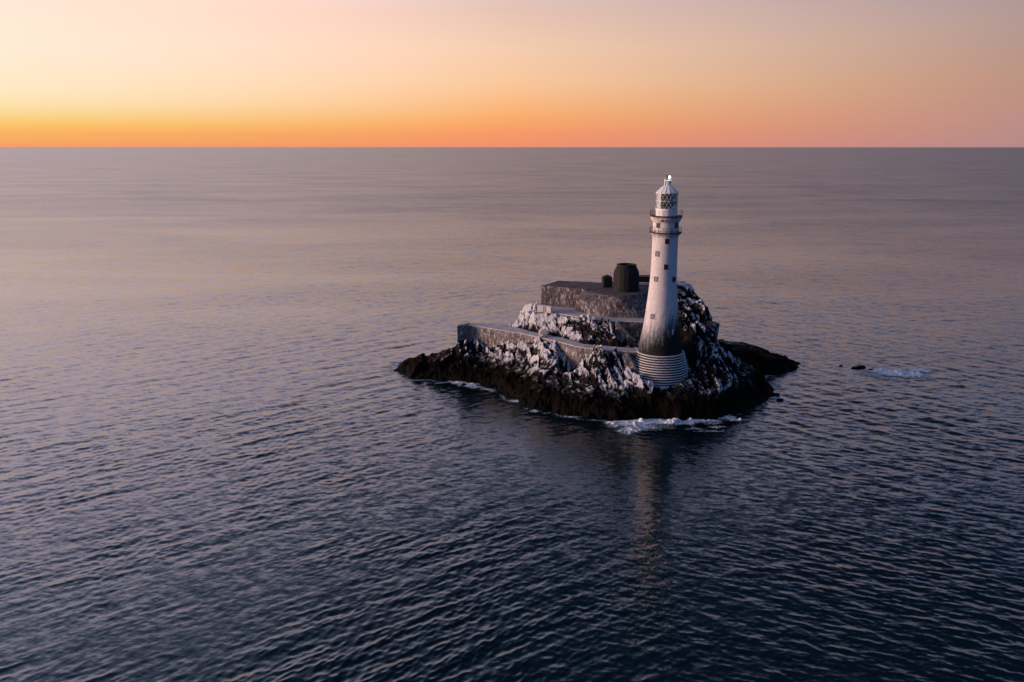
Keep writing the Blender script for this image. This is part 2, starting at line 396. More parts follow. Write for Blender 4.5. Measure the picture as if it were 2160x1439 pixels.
M_lamp, tl, bl = newmat('lit_lamp'); bl.inputs['Emission Color'].default_value = (1,.86,.55,1); bl.inputs['Emission Strength'].default_value = 14

# ------------------------------------------------------------------ sea
def comps(n, main, spread, seed):
    r = np.random.default_rng(seed); out = []
    for i in range(n):
        lam = .75*(8.5/.75)**((i+r.random())/n); a = R(main)+r.normal()*R(spread)
        k = 2*math.pi/lam; slope = .0205*(1.75 if lam < 2.6 else (.9 if lam < 4.5 else .68))
        out.append((math.cos(a)*k, math.sin(a)*k, slope/k, r.random()*6.283, lam))
    return out
CL = comps(38, 124, 22, 1); CR = comps(38, 56, 22, 2); CF = comps(12, 85, 40, 3)   # travel directions, left / right of the rock / everywhere
def row_gap(D): return np.maximum(.12, D*D/(796*H))
def waves(X, Y, gap):
    az = np.arctan2(X, Y); wl = ss(-(X-22)/60., -.6, .6); wr = 1-wl
    gust = np.clip(.80+.75*fbm(X/48., Y/34., 3, 50)+.55*fbm(X/13., Y/9., 2, 55), .22, 1.5)
    lx, ly = (X-LEE[0])/30., (Y-LEE[1])/36.
    amp = gust*(1-.36*np.exp(-(lx*lx+ly*ly)))
    z = np.zeros_like(X); dx = z.copy(); dy = z.copy()
    for S, wgt in ((CL, wl), (CR, wr), (CF, .7)):
        for kx, ky, a, ph, lam in S:
            att = np.clip((lam/gap-1.7)/1.2, 0, 1)*wgt*amp*a
            p = kx*X+ky*Y+ph; s = np.sin(p); z += att*s
            c = np.cos(p)*att*1.1; k = math.hypot(kx, ky); dx -= c*kx/k*-1; dy -= c*ky/k*-1
    return z, dx, dy
def build_sea():
    D = [1., 15., 30., 45., 58.]
    while D[-1] < 30: D.append(D[-1]*1.5)
    d = 60.
    while d < 1200: D.append(d); d += max(.13, d*d/(796*H)*.92)
    while d < 60000: D.append(d); d *= 1.035
    D = np.array(D)
    a = list(np.linspace(-39, 39, 960)); a = list(np.linspace(-180, -41, 60))+a+list(np.linspace(41, 180, 60)); A = np.radians(np.array(a))
    DD, AA = np.meshgrid(D, A, indexing='ij')
    # rows of equal depth in front, circles round the rest
    cosf = np.where(np.abs(AA) < R(39.01), 1/np.cos(AA), 1/np.cos(R(39)))
    X = DD*cosf*np.sin(AA); Y = DD*cosf*np.cos(AA)
    front = (np.abs(AA) < R(39.01))
    z = np.zeros_like(X); dx = z.copy(); dy = z.copy()
    near = (D > 55) & (D < 1200); cf = np.abs(A) < R(39.01); ix = np.ix_(near, cf)
    zz, ddx, ddy = waves(X[ix], Y[ix], row_gap(Y[ix]))
    z[ix] = zz; dx[ix] = ddx; dy[ix] = ddy
    P = np.stack([X+dx, Y+dy, z], -1)
    o = link('sea', gridmesh('sea', P), M_water); tag(o, 'rippled open sea reflecting the sunset glow', None, None, 'structure')
build_sea()

# ------------------------------------------------------------------ plan of the concrete works
ZL, ZU, ZT = 13.3, 18.8, 24.3
walk_front = [(965,689),(986,685.5),(1020,690),(1050,695),(1100,703),(1140,712),(1177,720),(1218,731),(1268,738),(1310,740.5),(1368,743)]
walk_back = [(1368,737),(1293,731),(1232,726),(1180,711),(1143,704.5),(1108,696),(1070,685),(1000,681.5),(970,684.5)]
LOWER = [G(x, y, ZL) for x, y in walk_front+walk_back]
UPPER = [G(x, y, ZU) for x, y in [(1129,657),(1155,658.5),(1190,663),(1217,668),(1255,673.5),(1294,677),(1330,678),(1375,679),(1380,655),(1300,640),(1200,630),(1145,632),(1127,650)]]
SLAB = [G(x, y, ZT) for x, y in [(1142,603),(1240,611.5),(1262,612),(1290,597),(1178,592)]]
bast_top = [(1232,611),(1240,616),(1254,619),(1270,621.5),(1294,624),(1315,624.5),(1335,623),(1352,620),(1375,613),(1382,592),(1345,590),(1255,598)]
bast_mid = [(1217,628),(1224,632),(1240,635),(1262,637),(1292,640),(1314,641),(1336,640),(1354,637),(1377,631),(1384,605),(1345,603),(1245,612)]
bast_bot = [(1213.5,652),(1222,657),(1238,662),(1260,666),(1290,669),(1315,670),(1338,671),(1358,671),(1379,668),(1386,640),(1345,638),(1235,645)]
SHORE = [G(x, y, 0) for x, y in [(820,779),(845,787),(868,799),(900,803),(950,806),(985,812),(1040,822),(1066,840),(1085,850),(1100,856),(1112,866),(1150,870),(1200,879),(1250,886),(1300,893),(1340,890),(1380,887),(1440,890),(1505,885),(1555,873),(1598,861),(1620,846),(1636,829),(1622,812),(1604,800),(1618,793),(1650,790),(1688,781)]]
SHORE += [(86,228),(76,238),(66,246),(50,252),(28,250),(8,246),(-4,240),(-16,233),(-26,230),(-34,229)]
CP = [(975,733,7.2),(1000,729,8),(1033,727,8.3),(1080,725,9),(1117,723,9.8),(1142,719,11.5),(1165,724,11.8),(1195,747,9.2),(1223,757,8.9),(1245,745,12.4),(1290,747,12.6),(1330,750,12.2),(1268,745,12.7),
 (940,746,5.6),(960,738,6.4),(1000,755,5.4),(1060,755,6),(1110,762,6.8),(1160,770,7.6),(1200,782,7.2),(1250,785,8),(1300,790,8.4),(1340,790,8.6),(1365,803,7.8),(1385,814,6.6),
 (850,771,1.2),(885,758,3.2),(915,756,4.2),(870,785,1.4),(1000,785,2.7),(1050,795,3),(1100,800,3.4),(1080,815,2.0),(1130,820,3.8),(1160,835,3.2),(1210,840,3.6),(1250,830,4.8),(1330,830,5),(1400,829,5.4),(1450,822,6.0),(1500,825,5.6),(1550,820,5),(1590,815,3.6),
 (1300,862,2.6),(1400,860,2.8),(1500,858,2.8),(1560,848,2.6),(1605,832,2.2),
 (1470,800,7.6),(1500,785,9.0),(1545,785,7.6),(1575,790,5.6),(1480,760,11),(1535,745,11.4),(1510,745,12.6),(1475,735,13.8),(1500,716,15),(1460,700,16.6),(1495,690,17.2),(1494,660,20),(1490,640,21.8),(1470,625,23.2),(1466,603,24.6),(1440,600,25),(1450,650,21.2),(1440,680,18.6),(1530,728,11.5),
 (1545,733,6.6),(1575,737,5.4),(1600,746,4.4),(1640,758,3.0),(1668,769,1.6),(1580,770,4.0),(1620,778,2.0),(1560,760,6.),
 (1085,674,16.0),(1075,684,14),(1104,662,18.0),(1125,660,18.4),(1120,680,16.2),(1145,675,17.4),(1160,690,15.4),(1200,680,17.2),(1200,700,14.6),(1240,690,16.5),(1245,712,14.2),(1290,690,17.2),(1290,715,14.4),(1325,722,13.6),(1130,697,13.8),(1142,663,18.9),(1160,666,18.8),(1190,669,18.8),(1217,675,18.6),(1255,680,18.5),(1282,684,18.2)]
CPw = [(*G(x, y, z), z) for x, y, z in CP]
CPw += [(0,222,12),(10,226,17),(22,229,21),(40,230,22),(55,228,23),(57,222,13),(61,216,5),(54,231,9),(40,238,12),(52,238,6),(57,208,6),(52,203,9.5),(66,214,4.2),(20,238,12),(5,234,9),(-8,228,5),(-18,226,3),(40,215,22),(30,215,22),(25,220,22),(50,215,22.5),(48,207,20),(-12,221,9),(-6,219,11)]
_wb = sorted(G(x, y, ZL) for x, y in walk_back); WBX = [p[0] for p in _wb]; WBY = [p[1] for p in _wb]
def rock_height(X, Y, detail=True):
    wx = X+1.6*fbm(X/7., Y/7., 4, 3)+.9*fbm(X/1.9, Y/1.9, 3, 9); wy = Y+1.6*fbm(X/7.+9, Y/7., 4, 4)+.9*fbm(X/1.9, Y/1.9+5, 3, 8)
    Cc = np.array(CPw); 
    ph = lambda d: np.sqrt(d+1.5)
    A = ph(((Cc[:,None,:2]-Cc[None,:,:2])**2).sum(-1)); n = len(Cc)
    A = A+np.eye(n)*-.25
    Mx = np.zeros((n+3, n+3)); Mx[:n,:n] = A; Mx[:n,n] = 1; Mx[:n,n+1:] = Cc[:,:2]; Mx[n,:n] = 1; Mx[n+1:,:n] = Cc[:,:2].T
    wv = np.linalg.solve(Mx, np.concatenate([Cc[:,2], [0,0,0]]))
    z = wv[n]+wv[n+1]*X+wv[n+2]*Y
    for i in range(n): z = z+wv[i]*ph((X-Cc[i,0])**2+(Y-Cc[i,1])**2)
    s = sdist(wx, wy, SHORE)
    d1 = np.maximum(-sdist(X, Y, LOWER), 0); d2 = np.maximum(-sdist(X, Y, UPPER), 0)
    fill = ZL+.2+(ZU-ZL-.1)*np.clip(d1/(d1+d2+1e-6), 0, 1)**.7
    m_ = ss(-(d1+d2), -13., -9.5)*ss(Y-(np.interp(X, WBX, WBY)), -1.5, 0)*ss(-X, -26.5, -25)*ss(X, 0, 2.5)
    z = z*(1-m_)+fill*m_
    z = np.where((X > 26.2) & (X < 35) & (Y > np.interp(X, WBX, WBY)-.5) & (Y < 206), np.minimum(z, 12.9), z)
    z = np.maximum(z, .7)*ss(s, -.3, 3.2)+np.where(s < 0, s*.55, 0)-.25
    fx = [G(q, y, ZL)[0] for q, y in ((975,687),(1033,692),(1117,706),(1142,712),(1170,718),(1182,721),(1220,731),(1232,732),(1345,741))]
    tl = np.interp(X, fx, [8.0, 8.3, 9.9, 12.1, 12.1, 9.1, 8.9, 12.2, 12.0]); inf = (Y < np.interp(X, WBX, WBY)) & (X > fx[0]-1) & (X < TX-6.3)
    z = np.where(inf & (d1 < 6), np.minimum(np.maximum(z, tl-1.0*d1), tl-.1+.25*d1), z)
    zc = np.interp(X+.7*fbm(X/2.5, Y/2.5, 3, 120)+.6*fbm(X/9, Y/3., 2, 124), [40, 49.6, 50.2, 52.2, 52.8, 53.8, 54.4, 56.4, 57.4, 62, 70, 78, 86], [25.3, 24.8, 22.7, 21.5, 16.6, 15.0, 12., 11., 6.2, 5.2, 4., 2.3, .6])
    z = np.minimum(z, zc)
    if detail:
        g = ss(s, -1.5, 3.)*(.6+.4*ss(z, 3, 8))*(1-.22*m_)
        # slabs: long blocks running down the slope, leaning
        u = X+.45*Y+.9*fbm(X/5., Y/5., 3, 20); v = Y-.3*X
        r1, r2, r3, dx, dy, f1, f2 = voro(u/1.9, v/5.2, 30)
        d1 = (r1-.5)*2.3+dx*(r2-.25)*2.6+dy*(r3-.6)*2.0-.55*(1-ss(f2-f1, 0, .18))
        r1, r2, r3, dx, dy, f1, f2 = voro(u/.8, v/2.6, 40)
        d2 = (r1-.5)*.9+dx*(r2-.3)*1.1+dy*(r3-.5)*.9-.28*(1-ss(f2-f1, 0, .2))
        r1, r2, r3, dx, dy, f1, f2 = voro(X/6.5, Y/6.5, 60)
        d0 = (r1-.5)*2.0+dx*(r2-.5)*3.+dy*(r3-.5)*3.
        low = 1-ss(z, 4, 8); rt = ss(X, 38, 46)*ss(z, 6, 9)
        z = z+low*g*d0*.6+g*(.55-.4*low+d0*(.7+.75*rt)+d1*(.95-.6*low)+d2*(.9-.6*low)+.3*fbm(X/.8, Y/.8, 3, 70))+low*ss(s, -2, 2)*.55*fbm(X/1.8, Y/1.8, 4, 80)
        z = np.minimum(z, zc+.45)
    return z, s
def cap(z, X, Y, poly, top, m=.0):
    d = sdist(X, Y, poly); return np.where(d > -m, np.minimum(z, top), z)
TX, TY = 323.5/1680*190.5, 191.0
def build_islet():
    st = .19
    xs = np.arange(-46, 96, st); ys = np.arange(170, 256, st); X, Y = np.meshgrid(xs, ys)
    z, s = rock_height(X, Y)
    z = cap(z, X, Y, LOWER, ZL-.5, .25); z = cap(z, X, Y, UPPER, ZU-.5, .2); z = cap(z, X, Y, SLAB, ZU+.5)
    z = cap(z, X, Y, [G(a, b, ZT) for a, b in bast_top], ZT-.6)
    # keep the tower foot free
    rt = np.hypot(X-TX, Y-TY); ang = np.arctan2(Y-TY, X-TX)
    lim = np.interp((-ang) % (2*math.pi), [0, .5, 1.2, 1.9, 2.4, 2.75, 3.3, 4.2, 6.28], [9.5, 8.0, 6.5, 6.4, 7.4, 9.0, 11.8, 14, 9.5])
    z = np.where(rt < 10.5, np.minimum(z, lim+np.maximum(rt-8.3, 0)*2.2+.35*fbm(X, Y, 3, 5)), z)
    # smooth version for convexity
    def blur(a, n):
        k = np.ones(n)/n
        a = np.apply_along_axis(lambda r: np.convolve(np.pad(r, n//2, 'edge'), k, 'valid')[:len(r)], 0, a)
        return np.apply_along_axis(lambda r: np.convolve(np.pad(r, n//2, 'edge'), k, 'valid')[:len(r)], 1, a)
    ridge = np.clip((z-blur(z, 11))*1.3, -1, 1)
    gu = np.clip(.62+.9*fbm(X/6., Y/6., 3, 90)-.30*ss(X, 36, 44)+.42*ss(Y, 196, 200)*ss(-X, -33, -29)*ss(z, 12.5, 14), 0, 1.2)
    # sideways push so cliffs are undercut and uneven, not draped
    amp = ss(s, 0, 4)
    X2 = X+amp*(.3*fbm(z/1.3+X/6., Y/1.5, 3, 100)+.12*fbm(z/.5, X/.6, 2, 104)); Y2 = Y+amp*(.45*fbm(z/1.2, X/1.6, 3, 110)+.16*fbm(z/.45+9, X/.6, 2, 114))
    P = np.stack([X2, Y2, z], -1)
    zk = z > -2.4; keep = zk[:-1,:-1]|zk[1:,1:]|zk[1:,:-1]|zk[:-1,1:]
    me = gridmesh('islet', P, keep, False, {'ridge': ridge, 'guano': gu})
    o = link('rocky_islet', me, M_rock); tag(o, 'dark rocky islet streaked white with bird lime above its weedy tide line', None, None, 'structure')
build_islet()

def boulder(name, loc, size, label, mat, seed, cat='boulder', group=None, sub=4, blocky=.5, rotz=0):
    bm = bmesh.new(); bmesh.ops.create_icosphere(bm, subdivisions=sub, radius=1)
    r = random.Random(seed); planes = [(Vector((r.gauss(0,1), r.gauss(0,1), r.gauss(0,1))).normalized(), .55+.35*r.random()) for _ in range(11)]
    V = np.array([v.co[:] for v in bm.verts]); n = fbm(V[:,0]*1.9+seed, V[:,1]*1.9+V[:,2]*1.4, 4, seed)
    for v, s in zip(bm.verts, n):
        d = v.co.copy(); q = min([1]+[h/max(1e-3, d.dot(p)) for p, h in planes if d.dot(p) > h])
        v.co = d*(q*(1+.16*float(s)))
        v.co = Vector((v.co.x*size[0], v.co.y*size[1], v.co.z*size[2]))
    me = bpy.data.meshes.new(name); bm.to_mesh(me); bm.free()
    for k, val in (('ridge', .3), ('guano', .8)):
        a = me.attributes.new(k, 'FLOAT', 'POINT'); a.data.foreach_set('value', [val]*len(me.vertices))
    o = link(name, me, mat); o.location = loc; o.rotation_euler = (0, 0, rotz); return tag(o, label, cat, group)

# ------------------------------------------------------------------ concrete works
def V2(p): return [Vector(q) for q in p]
o = empty('walkway', (G(1150, 710, ZL)[0], G(1150, 710, ZL)[1], ZL)); ow = o
tag(o, 'long limed concrete walkway curving from the low left pier to the lighthouse foot', 'walkway')
def child(o, p):  # parent keeping world coordinates baked in the mesh
    o.parent = p; o.matrix_parent_inverse = p.matrix_world.inverted() if False else __import__('mathutils').Matrix.Translation(-p.location); return o
c = link('retaining_wall', prism('walk', LOWER, 2.5, ZL-.22, 1.0, seed=2, rough=.16, lip=.03), M_conc); child(c, ow)
# top paving sheet proud of the wall
c = link('paving', prism('paving', LOWER, ZL-.21, ZL, .8, seed=2, rough=.16, lip=.05), M_path); child(c, ow)
led = [G(x, y, 12.2) for x, y in [(1062,704),(1100,709),(1144,718),(1152,722),(1158,715),(1140,710),(1100,701),(1060,697)]]
c = link('ledge', prism('ledge', led, 7, 12.2, .8, seed=5, lip=.06), M_path); child(c, ow)
# pier end block
pe = [G(x, y, ZL+.35) for x, y in [(964.5,687),(985,683),(990,680),(968,682)]]
c = link('end_wall', prism('endwall', pe, 4, ZL+.3, 1., seed=8, lip=.08), M_conc); child(c, ow)

ou = empty('terrace', (G(1250, 660, ZU)[0], G(1250, 660, ZU)[1], ZU)); tag(ou, 'upper concrete terrace path whitened with lime below the platform walls', 'terrace')
c = link('retaining_wall', prism('up', UPPER, 12, ZU-.2, 1., seed=12, rough=.14, lip=.03), M_dark); child(c, ou)
c = link('paving', prism('uppav', UPPER, ZU-.19, ZU, .8, seed=12, rough=.14, lip=.05), M_path); child(c, ou)
pw = [G(x, y, 20.6) for x, y in [(1129,643),(1147,645),(1165,648),(1166,645.5),(1148,642.5),(1131,640.5)]]
o = link('parapet', prism('par', pw, ZU+.004, 20.6, .8, seed=14, lip=.06), M_path); tag(o, 'short whitened parapet wall at the far left end of the upper terrace', 'wall')
for i, t in enumerate((0.02, .5, .93)):
    a = Vector(pw[0]).lerp(Vector(pw[2]), t); b = box('buttress', .35, .25, 1.75, .03, (a.x, a.y-.12, ZU+.9)); link('buttress', b, M_path, o)

o = link('platform', prism('slab', SLAB, 18.2, ZT, 1., seed=21, rough=.12, lip=.08), M_dark)
tag(o, 'square concrete landing platform at the left with rust stained face', 'platform')
kb = link('coping', prism('cop', [G(x, y, ZT+.14) for x, y in [(1141.5,602.3),(1240,610.6),(1240,609),(1143,601)]], ZT-.25, ZT+.12, 1., rough=.02, lip=.03), M_dark); kb.parent = o
rb = [Vector(G(x, y, ZU)) for x, y in bast_bot]; rm = [Vector(G(x, y, 22.5)) for x, y in bast_mid]; rt_ = [Vector(G(x, y, ZT)) for x, y in bast_top]
def smoothpoly(P, k=4):
    out = []; n = len(P)
    for i in range(n):
        p0, p1, p2, p3 = P[i-1], P[i], P[(i+1) % n], P[(i+2) % n]
        for j in range(k):
            t = j/k; out.append(.5*((2*p1)+(p2-p0)*t+(2*p0-5*p1+4*p2-p3)*t*t+(3*p1-p0-3*p2+p3)*t**3))
    return out
b0, b1, b2 = smoothpoly(rb), smoothpoly(rm), smoothpoly(rt_)
o = link('bastion', loft('bastion', [(b0, 17), (b0, ZU), ([p.lerp(q, .5) for p, q in zip(b0, b1)], 20.9), (b1, 22.5), (b2, ZT)], .16, 31, .08), M_dark)
tag(o, 'rounded stained concrete bastion carrying the black tower stump', 'bastion')
# low building and slab behind the lighthouse
x, y = G(1358, 601, ZT)
o = empty('low_shed', (x+.4, y+1.5, ZT)); tag(o, 'low flat dark shed between the black stump and the lighthouse shaft', 'shed')
link('plinth', box('plinth', 5.2, 3.4, .7, .06, (0,0,.35)), M_path, o); link('wall', box('shedwall', 4.0, 2.4, 1.5, .08, (.2,.1,1.45)), M_iron, o); link('roof', box('shedroof', 4.3, 2.7, .18, .04, (.2,.1,2.29)), M_dark, o)
# old lighthouse stump
sx, sy = G(1320, 617, ZT); sy += 3.4; sx = (1320-1080)/F*(sy*math.cos(PITCH)+(H-ZT)*math.sin(PITCH))
o = empty('tower_stump', (sx, sy, ZT)); tag(o, 'black iron stump of the old lighthouse standing on the bastion', 'tower stump')
link('drum', lathe('drum', [(3.75,-.1),(3.72,.35),(3.55,.5),(3.42,4.9),(3.28,5.35)], 36, cap_top=True), M_iron, o)
link('shoulder', lathe('shoulder', [(3.30,5.352),(2.62,6.55),(2.5,6.62)], 36, cap_top=True), M_iron, o)
link('rim', lathe('rim', [(2.62,6.625),(2.66,7.15),(2.3,7.17),(2.25,6.63)], 36, cap_top=False), M_iron, o)
for k in range(5): link('flange', lathe('flange', [(3.43-.02*k,.95+.85*k-.04),(3.56-.026*k,.95+.85*k-.03),(3.56-.026*k,.95+.85*k+.05),(3.43-.02*k,.95+.85*k+.06)], 36, cap_top=False), M_iron, o)
for k in range(20):
    a = 2*math.pi*k/20; p = [(math.cos(a)*r, math.sin(a)*r, z) for r, z in ((3.56,.5),(3.43,4.9),(3.29,5.35),(2.63,6.58))]
    link('rib', tube('rib', p, .045, 4), M_iron, o)
link('inner_pipe', lathe('ip', [(.5,6.62),(.5,6.9)], 12), M_iron, o).location = (.5, .8, 0)
tx, ty = G(1281, 607, ZT)
o = empty('tank', (tx, ty+1.4, ZT)); tag(o, 'small dark round-topped tank left of the black stump', 'tank')
link('body', box('tb', 2.8, 2.6, 3.1, .38, (0,0,1.5)), M_iron, o); link('hatch', lathe('th', [(.45,3.185),(.45,3.35),(.35,3.4)], 10), M_iron, o)

def stair(name, P0, P1, wdt, label, n=20, mat=M_path):
    a, b = Vector(P0), Vector(P1); d = (b-a); f = Vector((d.x, d.y, 0)); L = f.length; f.normalize(); sd = Vector((-f.y, f.x, 0))
    o = empty(name, a); tag(o, label, 'stairs', 'concrete stairs beside the tower'); rot = math.atan2(f.y, f.x); rise = d.z/n
    me = box('step', L/n+.06, wdt, abs(rise)+.25, .03)
    for i in range(n):
        s = link('step', me, mat, o); s.location = (f*(L*(i+.5)/n)).to_tuple()[:2]+(rise*(i+1)-.2,); s.rotation_euler = (0,0,rot)
    for q in (-1, 1):
        off = sd*(wdt/2+.14)*q
        vs = []
        for w_ in (-.13, .13):
            for t, dz in ((0, .35), (1, .35), (1, -3.5), (0, -3.5)): vs.append(f*L*t+off+sd*w_+Vector((0,0,d.z*t+dz)))
        me2 = pymesh('stringer', vs, [(0,1,2,3),(7,6,5,4),(0,4,5,1),(1,5,6,2),(2,6,7,3),(3,7,4,0)])
        link('side_wall', me2, M_dark if mat is M_path else mat, o)
    return o
pz = G(1300, 678, ZU); pe_ = G(1343, 724, ZL+.2)
stair('staircase', (pz[0], pz[1]-.6, ZU), (pe_[0], pe_[1]-.8, ZL+.2), 1.6, 'limed stairs descending from the upper terrace to the walkway beside the tower', 22)
p0 = G(1322, 745, ZL-.1); p1 = G(1350, 786, 8.6)
stair('staircase', (p0[0], p0[1], ZL-.1), (p1[0], p1[1]-.4, 8.6), 1.3, 'steep lower stairs running down beside the ringed lighthouse foot', 18)
# wall wedge between stair and tower
wd = [G(x, y, ZU-.05) for x, y in [(1306,677.5),(1375,679.5),(1380,670),(1306,668)]]
o = link('retaining_wall', prism('wedge', wd, 10, ZU-.3, 1., seed=44, rough=.08), M_dark); tag(o, 'tall dark blue-stained retaining wall behind the stairs next to the tower', 'wall')
wl2 = [G(x, y, ZL-.6) for x, y in [(1290,744.5),(1345,748.5),(1362,741),(1300,737)]]
o = link('retaining_wall', prism('w2', wl2, 5, ZL-.5, 1., seed=47, rough=.1), M_dark); tag(o, 'short dark retaining wall under the walkway end, left of the ringed foot', 'wall')

# ------------------------------------------------------------------ lighthouse
lh = empty('lighthouse', (TX, TY, 5.0)); tag(lh, 'tall pale granite lighthouse with two red-railed galleries and a ringed dark foot', 'lighthouse')
def lpart(name, me, mat, smooth=False, parent=None):
    o = link(name, me, mat, parent or lh, False)
    if smooth: me.polygons.foreach_set('use_smooth', [True]*len(me.polygons))
    if parent is None: o.location = (0, 0, -5.0)
    return o
nC = 14; zt0, zb0 = 13.35, 5.2; hC = (zt0-zb0)/nC
def rc(z): return np.interp(z, [5.2, 8, 10.5, 13.35], [7.55, 7.12, 6.5, 5.72])
for k in range(nC):
    z0 = zb0+k*hC; z1 = z0+hC; r0 = float(rc(z0+hC*.5))
    seg = 96; vs, fs, mi = [], [], []
    prof = [(r0-.02, z0-.0), (r0-.05, z1-.20), (r0+.10, z1-.17), (r0+.12, z1-.015), (r0+.02, z1), (r0-.7, z1+.004)]
    rr = random.Random(k)
    jit = [[rr.uniform(-.045, .045) for _ in range(seg)] for _ in prof]
    for j, (r, z) in enumerate(prof):
        for i in range(seg):
            a = 2*math.pi*i/seg; q = r+(jit[j][i] if 1 < j < 5 else 0)
            vs.append((q*math.cos(a), q*math.sin(a), z+(jit[j][i]*.8 if j in (2, 3) else 0)))
    for j in range(len(prof)-1):
        for i in range(seg):
            l = (i+1) % seg; fs.append((j*seg+i, j*seg+l, (j+1)*seg+l, (j+1)*seg+i)); mi.append(1 if j >= 1 else 0)
    me = pymesh('course', vs, fs); o = link('stone_course', me, [M_course, M_lip], lh); me.polygons.foreach_set('material_index', mi); o.location = (0,0,-5.0)
shaft = [(5.38,13.3),(5.2,14.6),(4.98,16.4),(4.56,18.5),(4.22,20.6),(3.98,22.8),(3.72,25.4),(3.47,27.8),(3.28,30.1),(3.15,32.4),(3.08,34.8),(3.04,38),(3.02,41.4)]
zs = [z for r, z in shaft]; rs = [r for r, z in shaft]
def rsh(z): return float(np.interp(z, zs+[42.7, 44.9], rs+[3.04, 3.02]))
prof = [(rsh(z), z) for z in np.arange(13.3, 41.41, .6)]
lpart('shaft', lathe('shaft', prof+[(3.02,41.4)], 96, cap_top=False), M_granite, True)
lpart('cornice', lathe('corn1', [(3.025,41.402),(3.08,41.7),(3.3,42.05),(3.6,42.3),(3.66,42.4)], 96), M_granite, True)
lpart('gallery_deck', lathe('deck1', [(3.60,42.404),(3.78,42.5),(3.80,42.68),(3.04,42.69)], 96, cap_top=False), M_rust)
lpart('upper_shaft', lathe('ush', [(3.06,42.694),(3.04,44.85)], 96, cap_top=False), M_granite, True)
lpart('cornice', lathe('corn2', [(3.05,44.852),(3.12,45.1),(3.42,45.45),(3.44,45.7),(3.62,45.75),(3.66,46.15),(3.74,46.2),(3.74,46.32)], 96), M_granite)
lpart('gallery_deck', lathe('deck2', [(3.7,46.324),(3.82,46.42),(3.84,46.56),(2.4,46.57)], 96, cap_top=False), M_rust)
def railing(zd, r, n, h):
    rl = empty('railing', (0,0,zd-5.0)); rl.parent = lh
    me = tube('post', [(0,0,0),(0,0,h)], .035, 5); kn = lathe('knob', [(.03,h),(.065,h+.05),(.03,h+.1)], 6)
    for i in range(n):
        a = 2*math.pi*(i+.3)/n; p = link('post', me, M_rust, rl); p.location = (r*math.cos(a), r*math.sin(a), 0)
    for hh in (.5, .98): link('rail', tube('rail', [(r*math.cos(2*math.pi*i/48), r*math.sin(2*math.pi*i/48), h*hh) for i in range(49)], .014 if hh < .9 else .018, 4), M_rust, rl)
railing(42.69, 3.74, 22, 1.15); railing(46.57, 3.78, 22, 1.25)
lpart('lantern_wall', lathe('lw', [(2.56,46.575),(2.56,48.1),(2.64,48.14),(2.64,48.26),(2.5,48.28)], 32), M_white)
gz = empty('lantern_glazing', (0,0,48.28-5.0)); gz.parent = lh
me = lathe('gp', [(2.47,.01),(2.47,3.5)], 16, cap_top=False)
for i in range(16):
    a0, a1 = 2*math.pi*i/16, 2*math.pi*(i+1)/16
    for zz in (0.02, 1.80):
        vs = [(2.46*math.cos(a0),2.46*math.sin(a0),zz),(2.46*math.cos(a1),2.46*math.sin(a1),zz),(2.46*math.cos(a1),2.46*math.sin(a1),zz+1.66),(2.46*math.cos(a0),2.46*math.sin(a0),zz+1.66)]
        link('pane', pymesh('pane', vs, [(0,1,2,3)]), M_glass, gz)
for tier in (0.0, 1.78):
    for i in range(16):
        for s in (-1, 1):
            pts = [(2.5*math.cos(2*math.pi*(i+s*t)/16), 2.5*math.sin(2*math.pi*(i+s*t)/16), tier+1.7*t) for t in (0, .25, .5, .75, 1)]
            link('glazing_bar', tube('gb', pts, .026, 4), M_white, gz)
link('ring', lathe('mr', [(2.5,1.70),(2.62,1.71),(2.62,1.80),(2.5,1.81)], 32, cap_top=False), M_white, gz)
lpart('lens', lathe('lens', [(1.0,48.285),(1.35,48.6),(1.5,49.4),(1.5,50.8),(1.3,51.4),(.8,51.7)], 20), M_lens, True)
lpart('glare_panel', lathe('bp', [(.0,0),(.0,0)], 3, cap_top=False), M_white) if False else None
# white sheets inside the lantern imitate glass reflections and the bright sea beyond
for a_c, wd_ in ((R(-12), .5), (R(196), .55)):
    vs = []; 
    for k in range(5):
        a = a_c+wd_*(k/4-.5)*1.6
        for zz in (48.32, 51.7): vs.append((2.3*math.cos(a), 2.3*math.sin(a), zz))
    lpart('painted_glare', pymesh('glare', vs, [(2*k, 2*k+2, 2*k+3, 2*k+1) for k in range(4)]), M_white)
lpart('lantern_roof', lathe('lr', [(2.46,51.75),(2.74,51.76),(2.74,51.9),(2.5,52.1),(1.7,52.85),(1.1,53.35),(.84,53.6)], 16, cap_top=True), M_white)
for i in range(16):
    a = 2*math.pi*i/16; lpart('roof_rib', tube('rr', [(math.cos(a)*r, math.sin(a)*r, z) for r, z in ((2.74,51.93),(2.51,52.14),(1.71,52.89),(.86,53.63))], .035, 4), M_white)
lpart('vent', lathe('vt', [(.80,53.602),(.80,54.55),(.9,54.6),(.9,54.72),(.5,54.82)], 20), M_white)
lpart('vent_pipe', lathe('vp', [(.16,0),(.16,1.5),(.2,1.52),(.2,1.62)], 10), M_white).location = (-.72, -.5, 53.45-5.0)
lpart('lamp_bracket', box('lb', .22, .3, 1.25, .03), M_iron).location = (-.28, -.1, 55.4-5.0)
o = lpart('lamp', lathe('lampb', [(.10,0),(.22,.06),(.26,.3),(.22,.52),(.10,.58)], 12, cap_bot=True), M_lamp, True); o.location = (.28, -.45, 55.15-5.0)
pl = bpy.data.lights.new('lamp_light', 'POINT'); pl.energy = 35; pl.color = (1,.82,.5); pl.shadow_soft_size = .3
plo = bpy.data.objects.new('lamp_light', pl); COL.objects.link(plo); plo.location = (TX+.28, TY-1.0, 55.6)
